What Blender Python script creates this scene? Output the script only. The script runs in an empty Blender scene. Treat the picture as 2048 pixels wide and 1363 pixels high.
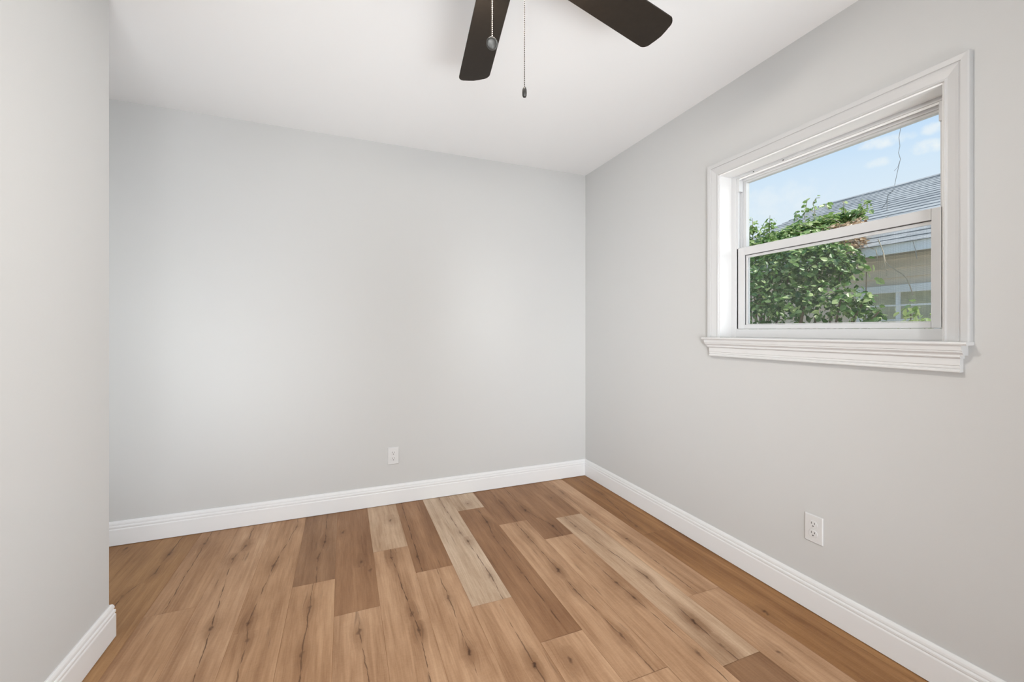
import bpy, bmesh, math, random
from mathutils import Vector, Matrix
SC = bpy.context.scene
COL = SC.collection

# ------------------------------------------------------------ camera, world, lights, exposure
EYE = 1.175                       # eye height; camera stands over the world origin
YAW = math.atan2(336, 834)
cam_d = bpy.data.cameras.new('camera')
cam_d.sensor_fit = 'HORIZONTAL'; cam_d.sensor_width = 36.0
cam_d.lens = 36.0 * 834.0 / 2048.0
cam_d.shift_y = -20.5 / 2048.0
cam_d.clip_start = 0.05
cam = bpy.data.objects.new('camera', cam_d); COL.objects.link(cam)
cam.location = (0, 0, EYE)
cam.rotation_euler = (math.pi / 2, 0, -YAW)
SC.camera = cam

vs = SC.view_settings
vs.view_transform = 'Standard'; vs.look = 'None'; vs.gamma = 1.0; vs.use_curve_mapping = False
vs.exposure = -0.04
SC.display_settings.display_device = 'sRGB'

def srgb(r, g, b):
    f = lambda c: (c / 255 / 12.92) if c / 255 <= .04045 else ((c / 255 + .055) / 1.055) ** 2.4
    return (f(r), f(g), f(b), 1.0)

def build_world():
    w = bpy.data.worlds.new('sky'); SC.world = w; w.use_nodes = True
    nt = w.node_tree; nt.nodes.clear(); N = nt.nodes.new; L = nt.links.new
    out = N('ShaderNodeOutputWorld'); bg = N('ShaderNodeBackground'); tc = N('ShaderNodeTexCoord')
    sep = N('ShaderNodeSeparateXYZ'); L(tc.outputs['Generated'], sep.inputs[0])
    ramp = N('ShaderNodeValToRGB'); L(sep.outputs['Z'], ramp.inputs[0])
    e = ramp.color_ramp.elements
    e[0].position = 0.0; e[0].color = srgb(232, 240, 249)
    e[1].position = 0.8; e[1].color = srgb(140, 190, 245)
    for p, c in ((.22, srgb(226, 238, 251)), (.29, srgb(215, 233, 252)), (.36, srgb(194, 222, 253))):
        k = e.new(p); k.color = c
    # small fair weather clouds standing at fixed places in the sky
    nz = N('ShaderNodeTexNoise'); nz.inputs['Scale'].default_value = 42; nz.inputs['Detail'].default_value = 5
    L(tc.outputs['Generated'], nz.inputs['Vector'])
    total = None
    def sky_dir(x, y):
        a = (x - 1024) / 834; b = (661 - y) / 834; c = math.cos(YAW); s = math.sin(YAW)
        return Vector((a * c + s, -a * s + c, b)).normalized()
    for x, y, wid, hgt, st in ((1766, 284, .032, .0095, .8), (1857, 292, .022, .0105, .9), (1753, 327, .018, .0075, .6),
                               (1868, 256, .013, .009, .7), (1560, 400, .07, .03, .35), (2150, 180, .09, .03, .8), (1300, 330, .08, .02, .6)):
        d = sky_dir(x, y)
        h = Vector((d.y, -d.x, 0)).normalized(); v = h.cross(d).normalized()
        def dot(vec, scale):
            m = N('ShaderNodeVectorMath'); m.operation = 'DOT_PRODUCT'
            L(tc.outputs['Generated'], m.inputs[0]); m.inputs[1].default_value = vec / scale
            o = N('ShaderNodeMath'); o.operation = 'SUBTRACT'
            L(m.outputs['Value'], o.inputs[0]); o.inputs[1].default_value = (vec / scale).dot(d)
            q = N('ShaderNodeMath'); q.operation = 'MULTIPLY'; L(o.outputs[0], q.inputs[0]); L(o.outputs[0], q.inputs[1])
            return q
        a = dot(h, wid); b = dot(v, hgt)
        s1 = N('ShaderNodeMath'); s1.operation = 'ADD'; L(a.outputs[0], s1.inputs[0]); L(b.outputs[0], s1.inputs[1])
        s2 = N('ShaderNodeMath'); s2.operation = 'MULTIPLY_ADD'; L(nz.outputs['Fac'], s2.inputs[0]); s2.inputs[1].default_value = 4.2
        L(s1.outputs[0], s2.inputs[2])
        mr = N('ShaderNodeMapRange'); mr.interpolation_type = 'SMOOTHSTEP'
        mr.inputs['From Min'].default_value = 1.5; mr.inputs['From Max'].default_value = 3.6
        mr.inputs['To Min'].default_value = st; mr.inputs['To Max'].default_value = 0
        L(s2.outputs[0], mr.inputs['Value'])
        # only the half of the sky the cloud is in
        if total is None: total = mr
        else:
            mx = N('ShaderNodeMath'); mx.operation = 'MAXIMUM'; L(total.outputs[0], mx.inputs[0]); L(mr.outputs[0], mx.inputs[1]); total = mx
    mix = N('ShaderNodeMix'); mix.data_type = 'RGBA'
    L(total.outputs[0], mix.inputs[0]); L(ramp.outputs['Color'], mix.inputs[6]); mix.inputs[7].default_value = srgb(246, 248, 251)
    # bright lobe added to unseen sky behind the camera, lights a back wall patch
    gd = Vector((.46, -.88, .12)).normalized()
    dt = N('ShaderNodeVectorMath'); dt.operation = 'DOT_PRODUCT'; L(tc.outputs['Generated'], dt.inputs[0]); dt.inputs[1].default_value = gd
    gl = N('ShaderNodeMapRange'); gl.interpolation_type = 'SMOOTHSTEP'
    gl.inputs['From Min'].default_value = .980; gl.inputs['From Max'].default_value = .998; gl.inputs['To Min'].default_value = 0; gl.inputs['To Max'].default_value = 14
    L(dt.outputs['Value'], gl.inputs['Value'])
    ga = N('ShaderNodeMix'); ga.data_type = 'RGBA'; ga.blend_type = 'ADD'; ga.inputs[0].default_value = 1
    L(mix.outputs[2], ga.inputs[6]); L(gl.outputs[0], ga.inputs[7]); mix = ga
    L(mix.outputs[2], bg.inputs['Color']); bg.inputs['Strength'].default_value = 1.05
    L(bg.outputs[0], out.inputs['Surface'])
build_world()

def light(name, kind, loc, direction, energy, color, **kw):
    d = bpy.data.lights.new(name, kind); d.energy = energy; d.color = color
    for k, v in kw.items(): setattr(d, k, v)
    o = bpy.data.objects.new(name, d); COL.objects.link(o); o.location = loc
    o.rotation_euler = Vector(direction).to_track_quat('-Z', 'Y').to_euler()
    return o
light('sun', 'SUN', (0, 0, 20), (-.24, .46, -.86), 6.0, (1, .95, .87), angle=.03)
# fill lights added behind the camera to brighten the closed room; no openings there
FILL_TINT = (.915, .955, .985)
light('rear_fill', 'AREA', (-.20, -1.62, 1.25), (.45, 1, 0), 9.2, FILL_TINT, shape='RECTANGLE', size=.9, size_y=1.9, spread=math.radians(80))
light('rear_low_fill', 'AREA', (.60, -1.62, .55), (-.05, 1, -.10), 16.4, FILL_TINT, shape='RECTANGLE', size=2.0, size_y=.8, spread=math.radians(90))
light('fill_aimed_left', 'AREA', (1.35, -1.62, 1.20), (-.72, 1, 0), 11.4, FILL_TINT, shape='RECTANGLE', size=.7, size_y=1.9, spread=math.radians(45))
light('fill_aimed_right', 'AREA', (-.35, -1.62, 1.10), (.56, 1, 0), 8.2, FILL_TINT, shape='RECTANGLE', size=.7, size_y=1.9, spread=math.radians(40))
# added fill low behind the camera, aimed forward and up at the ceiling
light('ceiling_fill', 'AREA', (.30, -1.10, .25), (0, .95, 1), 14.4, FILL_TINT, shape='RECTANGLE', size=2.0, size_y=.7, spread=math.radians(60))
# unseen fill lights added in the recess round the corner at the left
light('recess_fill', 'AREA', (-1.58, 2.25, 1.05), (1, .03, .26), 7.2, FILL_TINT, shape='RECTANGLE', size=.4, size_y=1.6, spread=math.radians(100))
light('recess_back_fill', 'AREA', (-1.25, 2.06, 1.20), (.1, 1, .1), 4.8, FILL_TINT, shape='RECTANGLE', size=.5, size_y=2.0)

# ------------------------------------------------------------ helpers
class MB:
    def __init__(s): s.bm = bmesh.new()
    def box(s, x0, x1, y0, y1, z0, z1):
        v = [s.bm.verts.new((x, y, z)) for x in (x0, x1) for y in (y0, y1) for z in (z0, z1)]
        for f in ((0, 1, 3, 2), (4, 6, 7, 5), (0, 4, 5, 1), (2, 3, 7, 6), (0, 2, 6, 4), (1, 5, 7, 3)):
            s.bm.faces.new([v[i] for i in f])
        return s
    def loops(s, rings, close_ring=True, cap=True):
        V = [[s.bm.verts.new(p) for p in r] for r in rings]
        n = len(V[0])
        for a, b in zip(V, V[1:]):
            for i in range(n if close_ring else n - 1):
                j = (i + 1) % n
                s.bm.faces.new((a[i], a[j], b[j], b[i]))
        if cap and close_ring and n > 2:
            s.bm.faces.new(V[0][::-1]); s.bm.faces.new(V[-1])
        return s
    def tube(s, pts, r, seg=8):
        rr = r if hasattr(r, '__len__') else [r] * len(pts)
        pts = [Vector(p) for p in pts]; rings = []
        for i, p in enumerate(pts):
            t = (pts[min(i + 1, len(pts) - 1)] - pts[max(i - 1, 0)]).normalized()
            u = t.orthogonal().normalized() if i == 0 else (u - t * u.dot(t)).normalized()
            w = t.cross(u)
            rings.append([p + (u * math.cos(2 * math.pi * k / seg) + w * math.sin(2 * math.pi * k / seg)) * rr[i] for k in range(seg)])
        return s.loops(rings)
    def lathe(s, prof, c=(0, 0, 0), seg=40):
        rings = [[(c[0] + r * math.cos(2 * math.pi * k / seg), c[1] + r * math.sin(2 * math.pi * k / seg), c[2] + z) for k in range(seg)] for r, z in prof]
        return s.loops(rings)
    def build(s, name, mat, parent=None, bevel=0, smooth=False, segs=2):
        bmesh.ops.recalc_face_normals(s.bm, faces=s.bm.faces)
        me = bpy.data.meshes.new(name); s.bm.to_mesh(me); s.bm.free()
        if mat: me.materials.append(mat)
        o = bpy.data.objects.new(name, me); COL.objects.link(o)
        if parent is not None: o.parent = parent
        if smooth:
            me.polygons.foreach_set('use_smooth', [True] * len(me.polygons))
            try: me.set_sharp_from_angle(angle=math.radians(35))
            except Exception: pass
        if bevel:
            b = o.modifiers.new('bevel', 'BEVEL'); b.width = bevel; b.segments = segs; b.limit_method = 'ANGLE'; b.angle_limit = math.radians(40)
        return o

def tag(o, label=None, cat=None, group=None, kind=None):
    if label: o['label'] = label
    if cat: o['category'] = cat
    if group: o['group'] = group
    if kind: o['kind'] = kind
    return o
def empty(name, loc, label=None, cat=None, group=None, kind=None, rz=0):
    o = bpy.data.objects.new(name, None); COL.objects.link(o); o.location = loc; o.rotation_euler = (0, 0, rz)
    o.empty_display_size = .05
    return tag(o, label, cat, group, kind)
def struct(o, label=None, cat=None): return tag(o, label, cat, None, 'structure')

def molding(mb, path, prof, side=1, zbase=0):
    """sweep a profile of (offset from wall, height) along a plan polyline with mitred corners"""
    P = [Vector((p[0], p[1])) for p in path]; rings = []
    def nrm(a, b):
        d = (b - a).normalized(); return Vector((-d.y, d.x)) * side
    for i, p in enumerate(P):
        if i == 0: m = nrm(P[0], P[1])
        elif i == len(P) - 1: m = nrm(P[-2], P[-1])
        else:
            n1 = nrm(P[i - 1], p); n2 = nrm(p, P[i + 1]); m = (n1 + n2); m = m / (m.dot(n1))
        rings.append([(p.x + m.x * o, p.y + m.y * o, zbase + z) for o, z in prof])
    mb.loops(rings)
    return mb

# ------------------------------------------------------------ materials
def mat(name, color, rough=.5, metal=0, spec=.5, bump=None, var=None):
    m = bpy.data.materials.new(name); m.use_nodes = True
    nt = m.node_tree; b = nt.nodes['Principled BSDF']; N = nt.nodes.new; L = nt.links.new
    b.inputs['Base Color'].default_value = color; b.inputs['Roughness'].default_value = rough
    b.inputs['Metallic'].default_value = metal; b.inputs['Specular IOR Level'].default_value = spec
    if bump or var:
        tc = N('ShaderNodeTexCoord'); nz = N('ShaderNodeTexNoise'); L(tc.outputs['Object'], nz.inputs['Vector'])
        nz.inputs['Scale'].default_value = (bump or var)[0]; nz.inputs['Detail'].default_value = 3
        if bump:
            bp = N('ShaderNodeBump'); bp.inputs['Strength'].default_value = bump[1]; bp.inputs['Distance'].default_value = .002
            L(nz.outputs['Fac'], bp.inputs['Height']); L(bp.outputs['Normal'], b.inputs['Normal'])
        if var:
            mr = N('ShaderNodeMapRange'); mr.inputs['To Min'].default_value = 1 - var[1]; mr.inputs['To Max'].default_value = 1 + var[1]
            L(nz.outputs['Fac'], mr.inputs['Value'])
            mx = N('ShaderNodeMix'); mx.data_type = 'RGBA'; mx.blend_type = 'MULTIPLY'; mx.inputs[0].default_value = 1
            mx.inputs[6].default_value = color; L(mr.outputs[0], mx.inputs[7]); L(mx.outputs[2], b.inputs['Base Color'])
    return m

M = {}
M['wall'] = mat('wall_paint', (.555, .556, .550, 1), .75, spec=.25, bump=(350, .08))
M['ceiling'] = mat('ceiling_paint', (.84, .845, .85, 1), .9, spec=.1, bump=(300, .06))
M['trim'] = mat('trim_paint_dimmed', (.55, .55, .55, 1), .35, spec=.45, bump=(60, .03))  # trim paint darkened for the casing, to offset the strong light there
M['baseboard'] = mat('trim_paint_base_lit', (.745, .75, .755, 1), .35, spec=.45, bump=(60, .03))  # same trim paint lightened, standing in for light the baseboards lack
M['trim_paint_sill_lit'] = mat('trim_paint_sill_lit', (.65, .65, .65, 1), .35, spec=.45, bump=(60, .03))  # same trim paint, lighter than the casing's to brighten stool and apron
M['head'] = mat('trim_white_head_lit', (.88, .88, .88, 1), .35, spec=.45, bump=(60, .03))  # lightened copy; light on the head's underside is put into the colour
M['jamb'] = mat('trim_paint_jamb_lit', (.72, .72, .72, 1), .35, spec=.45, bump=(60, .03))  # same trim paint lightened for the jambs, window light put into the colour
M['vinyl'] = mat('white_vinyl', (.62, .625, .63, 1), .32, spec=.5, bump=(40, .02))
M['gasket'] = mat('dark_gasket', (.05, .05, .05, 1), .7, var=(30, .2))
M['plate'] = mat('outlet_plastic', (.64, .64, .64, 1), .3, spec=.5, bump=(40, .02))
M['slot'] = mat('slot_dark', (.012, .012, .012, 1), .6, var=(80, .2))
M['screw'] = mat('screw_metal', (.25, .25, .25, 1), .4, 1, var=(200, .2))
M['blade'] = mat('espresso_blade', (.019, .0140, .0100, 1), .5, spec=.22, var=(60, .25))
M['bronze'] = mat('dark_bronze', (.035, .025, .018, 1), .35, .8, var=(40, .2))
M['chain'] = mat('chain_metal', (.20, .17, .14, 1), .38, .8, var=(200, .2))
M['chain_dark'] = mat('bronze_chain', (.05, .042, .034, 1), .45, .6, var=(200, .2))
M['fob'] = mat('pewter_fob', (.05, .048, .044, 1), .4, .6, var=(300, .3))
M['gutter'] = mat('white_fascia_paint', (.84, .86, .90, 1), .5, var=(3, .08))
M['ext_trim'] = mat('exterior_white_paint', (.84, .86, .90, 1), .5, var=(4, .1))
M['siding'] = mat('beige_siding', (.80, .71, .61, 1), .7, var=(6, .10))
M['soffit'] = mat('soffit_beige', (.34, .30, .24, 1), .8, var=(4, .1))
M['bark'] = mat('bark', (.20, .15, .10, 1), .9, var=(30, .4))
M['twig'] = mat('pale_dry_twig', (.50, .42, .32, 1), .9, var=(30, .3))
M['twig_grey'] = mat('grey_tendril', (.33, .32, .30, 1), .9, var=(30, .3))
M['ground'] = mat('pale_bounce_ground', (.62, .60, .55, 1), .95, var=(4, .2))  # unseen ground, made pale to bounce light at the window head and facade
M['curtain'] = mat('pale_curtain', (.80, .80, .70, 1), .9, var=(25, .15))
M['exterior_wall'] = mat('exterior_wall_paint', (.6, .58, .54, 1), .8, var=(3, .06))

def make_glass(name, tint, refl):
    m = bpy.data.materials.new(name); m.use_nodes = True; nt = m.node_tree; nt.nodes.clear(); N = nt.nodes.new; L = nt.links.new
    out = N('ShaderNodeOutputMaterial'); mx = N('ShaderNodeMixShader'); t = N('ShaderNodeBsdfTransparent'); g = N('ShaderNodeBsdfGlossy')
    fr = N('ShaderNodeFresnel'); fr.inputs['IOR'].default_value = refl
    t.inputs['Color'].default_value = tint; g.inputs['Roughness'].default_value = .01
    ge = N('ShaderNodeNewGeometry'); fm = N('ShaderNodeMath'); fm.operation = 'SUBTRACT'; fm.use_clamp = True   # reflect at the entry face only
    L(fr.outputs[0], fm.inputs[0]); L(ge.outputs['Backfacing'], fm.inputs[1])
    L(fm.outputs[0], mx.inputs[0]); L(t.outputs[0], mx.inputs[1]); L(g.outputs[0], mx.inputs[2]); L(mx.outputs[0], out.inputs['Surface'])
    return m
M['glass'] = make_glass('clear_glass', (.97, .985, .975, 1), 1.2)
M['far_glass'] = make_glass('neighbour_glass', (.98, .98, .95, 1), 1.35)

def make_screen():
    m = bpy.data.materials.new('insect_mesh'); m.use_nodes = True; nt = m.node_tree; nt.nodes.clear(); N = nt.nodes.new; L = nt.links.new
    out = N('ShaderNodeOutputMaterial'); mx = N('ShaderNodeMixShader'); t = N('ShaderNodeBsdfTransparent'); d = N('ShaderNodeBsdfDiffuse')
    d.inputs['Color'].default_value = (.30, .30, .29, 1)
    tc = N('ShaderNodeTexCoord'); w1 = N('ShaderNodeTexWave'); w2 = N('ShaderNodeTexWave')
    for w, ax in ((w1, 'Y'), (w2, 'Z')):
        w.wave_type = 'BANDS'; w.bands_direction = ax; w.inputs['Scale'].default_value = 90; L(tc.outputs['Object'], w.inputs['Vector'])
    a = N('ShaderNodeMath'); a.operation = 'MAXIMUM'; L(w1.outputs['Fac'], a.inputs[0]); L(w2.outputs['Fac'], a.inputs[1])
    r = N('ShaderNodeMapRange'); r.inputs['From Min'].default_value = .55; r.inputs['From Max'].default_value = 1; r.inputs['To Min'].default_value = .0; r.inputs['To Max'].default_value = .17
    L(a.outputs[0], r.inputs['Value']); L(r.outputs[0], mx.inputs[0]); L(t.outputs[0], mx.inputs[1]); L(d.outputs[0], mx.inputs[2]); L(mx.outputs[0], out.inputs['Surface'])
    return m
M['screen'] = make_screen()

def make_leaf(name, c1, c2, c3, transl=.35):
    """leaf colour varies leaf by leaf through the 'hue' face attribute"""
    m = bpy.data.materials.new(name); m.use_nodes = True; nt = m.node_tree; nt.nodes.clear(); N = nt.nodes.new; L = nt.links.new
    out = N('ShaderNodeOutputMaterial'); at = N('ShaderNodeAttribute'); at.attribute_name = 'hue'
    ramp = N('ShaderNodeValToRGB'); e = ramp.color_ramp.elements
    e[0].position = 0; e[0].color = c1; e[1].position = 1; e[1].color = c3; k = e.new(.55); k.color = c2
    L(at.outputs['Fac'], ramp.inputs[0])
    p = N('ShaderNodeBsdfPrincipled'); p.inputs['Roughness'].default_value = .38; p.inputs['Specular IOR Level'].default_value = .5
    tr = N('ShaderNodeBsdfTranslucent'); mx = N('ShaderNodeMixShader'); mx.inputs[0].default_value = transl
    L(ramp.outputs['Color'], p.inputs['Base Color']); L(ramp.outputs['Color'], tr.inputs['Color'])
    L(p.outputs[0], mx.inputs[1]); L(tr.outputs[0], mx.inputs[2]); L(mx.outputs[0], out.inputs['Surface'])
    return m
M['leaf'] = make_leaf('green_leaf', (.028, .075, .018, 1), (.105, .225, .045, 1), (.52, .62, .28, 1))
M['leaf_light'] = make_leaf('fresh_leaf', (.11, .20, .05, 1), (.26, .38, .12, 1), (.60, .66, .34, 1))
M['leaf_dry'] = make_leaf('dry_leaf', (.28, .16, .08, 1), (.50, .34, .20, 1), (.72, .58, .40, 1))

def make_roof():
    m = mat('grey_shingle', (.20, .225, .27, 1), .85)
    nt = m.node_tree; N = nt.nodes.new; L = nt.links.new; b = nt.nodes['Principled BSDF']
    tc = N('ShaderNodeTexCoord'); mp = N('ShaderNodeMapping'); mp.inputs['Scale'].default_value = (7.5, 4.0, .01)
    L(tc.outputs['Object'], mp.inputs['Vector'])
    vo = N('ShaderNodeTexVoronoi'); vo.inputs['Scale'].default_value = 1.0; L(mp.outputs[0], vo.inputs['Vector'])
    sep = N('ShaderNodeSeparateColor'); L(vo.outputs['Color'], sep.inputs[0])
    ramp = N('ShaderNodeValToRGB'); ramp.color_ramp.elements[0].color = (.23, .235, .24, 1); ramp.color_ramp.elements[1].color = (.36, .36, .36, 1)
    L(sep.outputs[0], ramp.inputs[0]); L(ramp.outputs['Color'], b.inputs['Base Color'])
    return m
M['roof'] = make_roof()

def make_floor_mat():
    m = bpy.data.materials.new('oak_plank_vinyl'); m.use_nodes = True; nt = m.node_tree; N = nt.nodes.new; L = nt.links.new
    b = nt.nodes['Principled BSDF']
    def attr(n):
        a = N('ShaderNodeAttribute'); a.attribute_name = n; a.attribute_type = 'GEOMETRY'; return a
    def math_(op, a, c=None, d=None, clamp=False):
        n = N('ShaderNodeMath'); n.operation = op; n.use_clamp = clamp
        for i, v in enumerate((a, c, d)):
            if v is None: continue
            if isinstance(v, (int, float)): n.inputs[i].default_value = v
            else: L(v, n.inputs[i])
        return n.outputs[0]
    def noise(vec, scale, detail=3, rough=.5, dist=0):
        n = N('ShaderNodeTexNoise'); n.inputs['Scale'].default_value = scale; n.inputs['Detail'].default_value = detail
        n.inputs['Roughness'].default_value = rough; n.inputs['Distortion'].default_value = dist; L(vec, n.inputs['Vector']); return n.outputs['Fac']
    def rng(v, a, c, lo, hi, smooth=True):
        n = N('ShaderNodeMapRange'); n.interpolation_type = 'SMOOTHSTEP' if smooth else 'LINEAR'
        n.inputs['From Min'].default_value = a; n.inputs['From Max'].default_value = c; n.inputs['To Min'].default_value = lo; n.inputs['To Max'].default_value = hi
        L(v, n.inputs['Value']); return n.outputs[0]
    tc = N('ShaderNodeTexCoord'); sep = N('ShaderNodeSeparateXYZ'); L(tc.outputs['Object'], sep.inputs[0]); X, Y = sep.outputs['X'], sep.outputs['Y']
    tone = attr('tone'); seed = attr('seed').outputs['Fac']
    ks = N('ShaderNodeSeparateXYZ'); L(attr('knot').outputs['Vector'], ks.inputs[0]); KX, KY, KS = ks.outputs
    cs = N('ShaderNodeSeparateXYZ'); L(attr('crack').outputs['Vector'], cs.inputs[0]); CU, CD, CS = cs.outputs
    dx = math_('SUBTRACT', X, KX); dy = math_('SUBTRACT', Y, KY)
    # knots: irregular ellipses drawn out along the grain
    wob = noise(tc.outputs['Object'], 38, 2)
    ex = math_('DIVIDE', math_('ADD', dx, math_('MULTIPLY', math_('SUBTRACT', wob, .5), .024)), .0085)
    ey = math_('DIVIDE', math_('ADD', dy, math_('MULTIPLY', math_('SUBTRACT', wob, .5), .045)), .019)
    d2 = math_('SQRT', math_('ADD', math_('MULTIPLY', ex, ex), math_('MULTIPLY', ey, ey)))
    core = math_('MULTIPLY', rng(d2, .15, 1.15, 1, 0), KS)
    halo = math_('MULTIPLY', rng(d2, .3, 6.5, 1, 0), KS)
    # grain coordinates, pushed aside round the knots, different on every plank
    push = math_('MULTIPLY', math_('MULTIPLY', halo, .016), math_('SIGN', dx))
    gx = math_('SUBTRACT', X, push)
    cx_ = N('ShaderNodeCombineXYZ'); L(math_('MULTIPLY', gx, 1.0), cx_.inputs[0]); L(math_('MULTIPLY', Y, .055), cx_.inputs[1]); L(math_('MULTIPLY', seed, 7.3), cx_.inputs[2])
    fine = noise(cx_.outputs[0], 150, 4, .62)
    mid = noise(cx_.outputs[0], 34, 3, .55, .6)
    broad = noise(cx_.outputs[0], 11, 2, .5)
    c2 = N('ShaderNodeCombineXYZ'); L(X, c2.inputs[0]); L(math_('MULTIPLY', Y, .35), c2.inputs[1]); L(math_('MULTIPLY', seed, 3.1), c2.inputs[2])
    blotch = noise(c2.outputs[0], 6, 3, .55)
    val = math_('ADD', math_('ADD', rng(fine, .25, .75, -.13, .13, False), rng(mid, .25, .75, -.18, .18, False)), math_('ADD', rng(broad, .3, .7, -.15, .15, False), rng(blotch, .3, .7, -.15, .15, False)))
    # cross grain flecks
    c3 = N('ShaderNodeCombineXYZ'); L(math_('MULTIPLY', X, .25), c3.inputs[0]); L(Y, c3.inputs[1]); L(seed, c3.inputs[2])
    fleck = noise(c3.outputs[0], 260, 2)
    val = math_('ADD', val, rng(fleck, .3, .7, -.035, .035, False))
    mul = math_('ADD', val, 1.0)
    tinted = N('ShaderNodeMix'); tinted.data_type = 'RGBA'; tinted.blend_type = 'MULTIPLY'; tinted.inputs[0].default_value = 1
    L(tone.outputs['Color'], tinted.inputs[6])
    cb = N('ShaderNodeCombineXYZ'); L(math_('POWER', mul, 1.0), cb.inputs[0]); L(math_('POWER', mul, 1.25), cb.inputs[1]); L(math_('POWER', mul, 1.5), cb.inputs[2])
    L(cb.outputs[0], tinted.inputs[7])
    # long hairline cracks that run from knot to knot
    up = math_('MULTIPLY', CU, math_('MAXIMUM', dy, 0)); dn = math_('MULTIPLY', CD, math_('MINIMUM', dy, 0))
    c4 = N('ShaderNodeCombineXYZ'); L(Y, c4.inputs[1]); L(seed, c4.inputs[0])
    wig = math_('MULTIPLY', math_('SUBTRACT', noise(c4.outputs[0], 9, 4, .6), .5), .020)
    line = math_('ABSOLUTE', math_('ADD', math_('SUBTRACT', dx, math_('ADD', up, dn)), wig))
    wid = rng(noise(c4.outputs[0], 14, 2), .34, .64, .00008, .0028)
    ratio = math_('DIVIDE', line, wid)
    crack = math_('MULTIPLY', rng(ratio, .5, 1.3, 1, 0), CS)
    # soft stain along the crack
    stain = math_('MULTIPLY', rng(line, 0, .03, 1, 0), CS)
    # loose random pores
    pores = rng(noise(cx_.outputs[0], 75, 2, .5), .64, .78, 0, .45)
    dark = math_('MAXIMUM', math_('MAXIMUM', math_('MULTIPLY', core, .72), math_('MULTIPLY', crack, .78)), pores, None)
    soft = math_('ADD', math_('MULTIPLY', halo, .42), math_('MULTIPLY', stain, .16), None, True)
    m1 = N('ShaderNodeMix'); m1.data_type = 'RGBA'; L(soft, m1.inputs[0]); L(tinted.outputs[2], m1.inputs[6]); m1.inputs[7].default_value = srgb(116, 80, 50)
    m2 = N('ShaderNodeMix'); m2.data_type = 'RGBA'; L(math_('MINIMUM', dark, 1), m2.inputs[0]); L(m1.outputs[2], m2.inputs[6]); m2.inputs[7].default_value = srgb(74, 47, 29)
    L(m2.outputs[2], b.inputs['Base Color'])
    b.inputs['Roughness'].default_value = .48; b.inputs['Specular IOR Level'].default_value = .25
    bp = N('ShaderNodeBump'); bp.inputs['Strength'].default_value = .12; bp.inputs['Distance'].default_value = .002
    L(math_('SUBTRACT', fine, dark), bp.inputs['Height']); L(bp.outputs['Normal'], b.inputs['Normal'])
    return m
M['floor'] = make_floor_mat()

# ------------------------------------------------------------ room shell
WX, WY, H = 1.828, 2.933, 2.44          # right wall face, back wall face, ceiling
LX, LY = -.8275, 2.043                   # near left wall face and its end
RX, RY = -1.62, -1.70                    # recess side wall, rear wall
T = .16

KNOTS = {
    -5: [(-1.094, 2.864, 1)],
    -4: [(-0.912, 2.359, 0.6), (-0.851, 2.52, 0.6), (-0.854, 2.706, 1.2)],
    -3: [(-0.712, 2.774, 0.9)],
    -2: [(-0.487, 1.971, 1), (-0.533, 2.534, 0.8), (-0.498, 2.658, 1)],
    -1: [(-0.341, 1.844, 0.8), (-0.358, 1.95, 1), (-0.327, 2.385, 1), (-0.263, 2.802, 0.5)],
    0: [(-0.142, 1.692, 0.7), (-0.135, 1.966, 0.8), (-0.125, 2.377, 0.8), (-0.097, 2.548, 1.2)],
    1: [(0.055, 1.736, 0.8), (0.118, 2.159, 0.6), (0.081, 2.253, 0.9), (-0.004, 2.625, 0.9)],
    2: [(0.275, 1.662, 1.1), (0.262, 1.764, 0.7), (0.231, 2.244, 1)],
    3: [(0.426, 1.475, 1.3), (0.428, 1.813, 0.8), (0.357, 2.204, 1)],
    4: [(0.621, 1.33, 1.4), (0.653, 1.904, 0.7), (0.643, 2.255, 1), (0.628, 2.364, 0.6)],
    5: [(0.748, 1.303, 0.9), (0.802, 1.867, 0.6), (0.793, 2.248, 0.7), (0.816, 2.439, 1.4)],
    6: [(0.994, 1.337, 0.9), (0.971, 1.647, 0.7), (0.977, 1.82, 1.3), (0.975, 2.168, 0.7)],
    7: [(1.197, 1.156, 0.8), (1.186, 1.505, 1.2), (1.178, 1.622, 1), (1.167, 2.239, 1.3), (1.102, 2.506, 1.3)],
    8: [(1.307, 1.147, 0.7), (1.311, 1.288, 1.3), (1.34, 1.609, 0.9), (1.29, 2.183, 0.7)],
    9: [(1.474, 1.049, 0.9), (1.483, 1.945, 1), (1.458, 2.289, 0.6), (1.472, 2.666, 0.6)],
    10: [(1.631, 1.22, 1.1), (1.632, 2.052, 0.6), (1.724, 2.544, 0.8)],
}
TONE = {'L': srgb(182, 152, 124), 'P': srgb(178, 141, 109), 'M': srgb(171, 133, 100), 'W': srgb(187, 162, 137),
        'D': srgb(148, 110, 79), 'G': srgb(143, 108, 79), 'A': srgb(148, 106, 66), 'B': srgb(156, 117, 79)}
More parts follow.
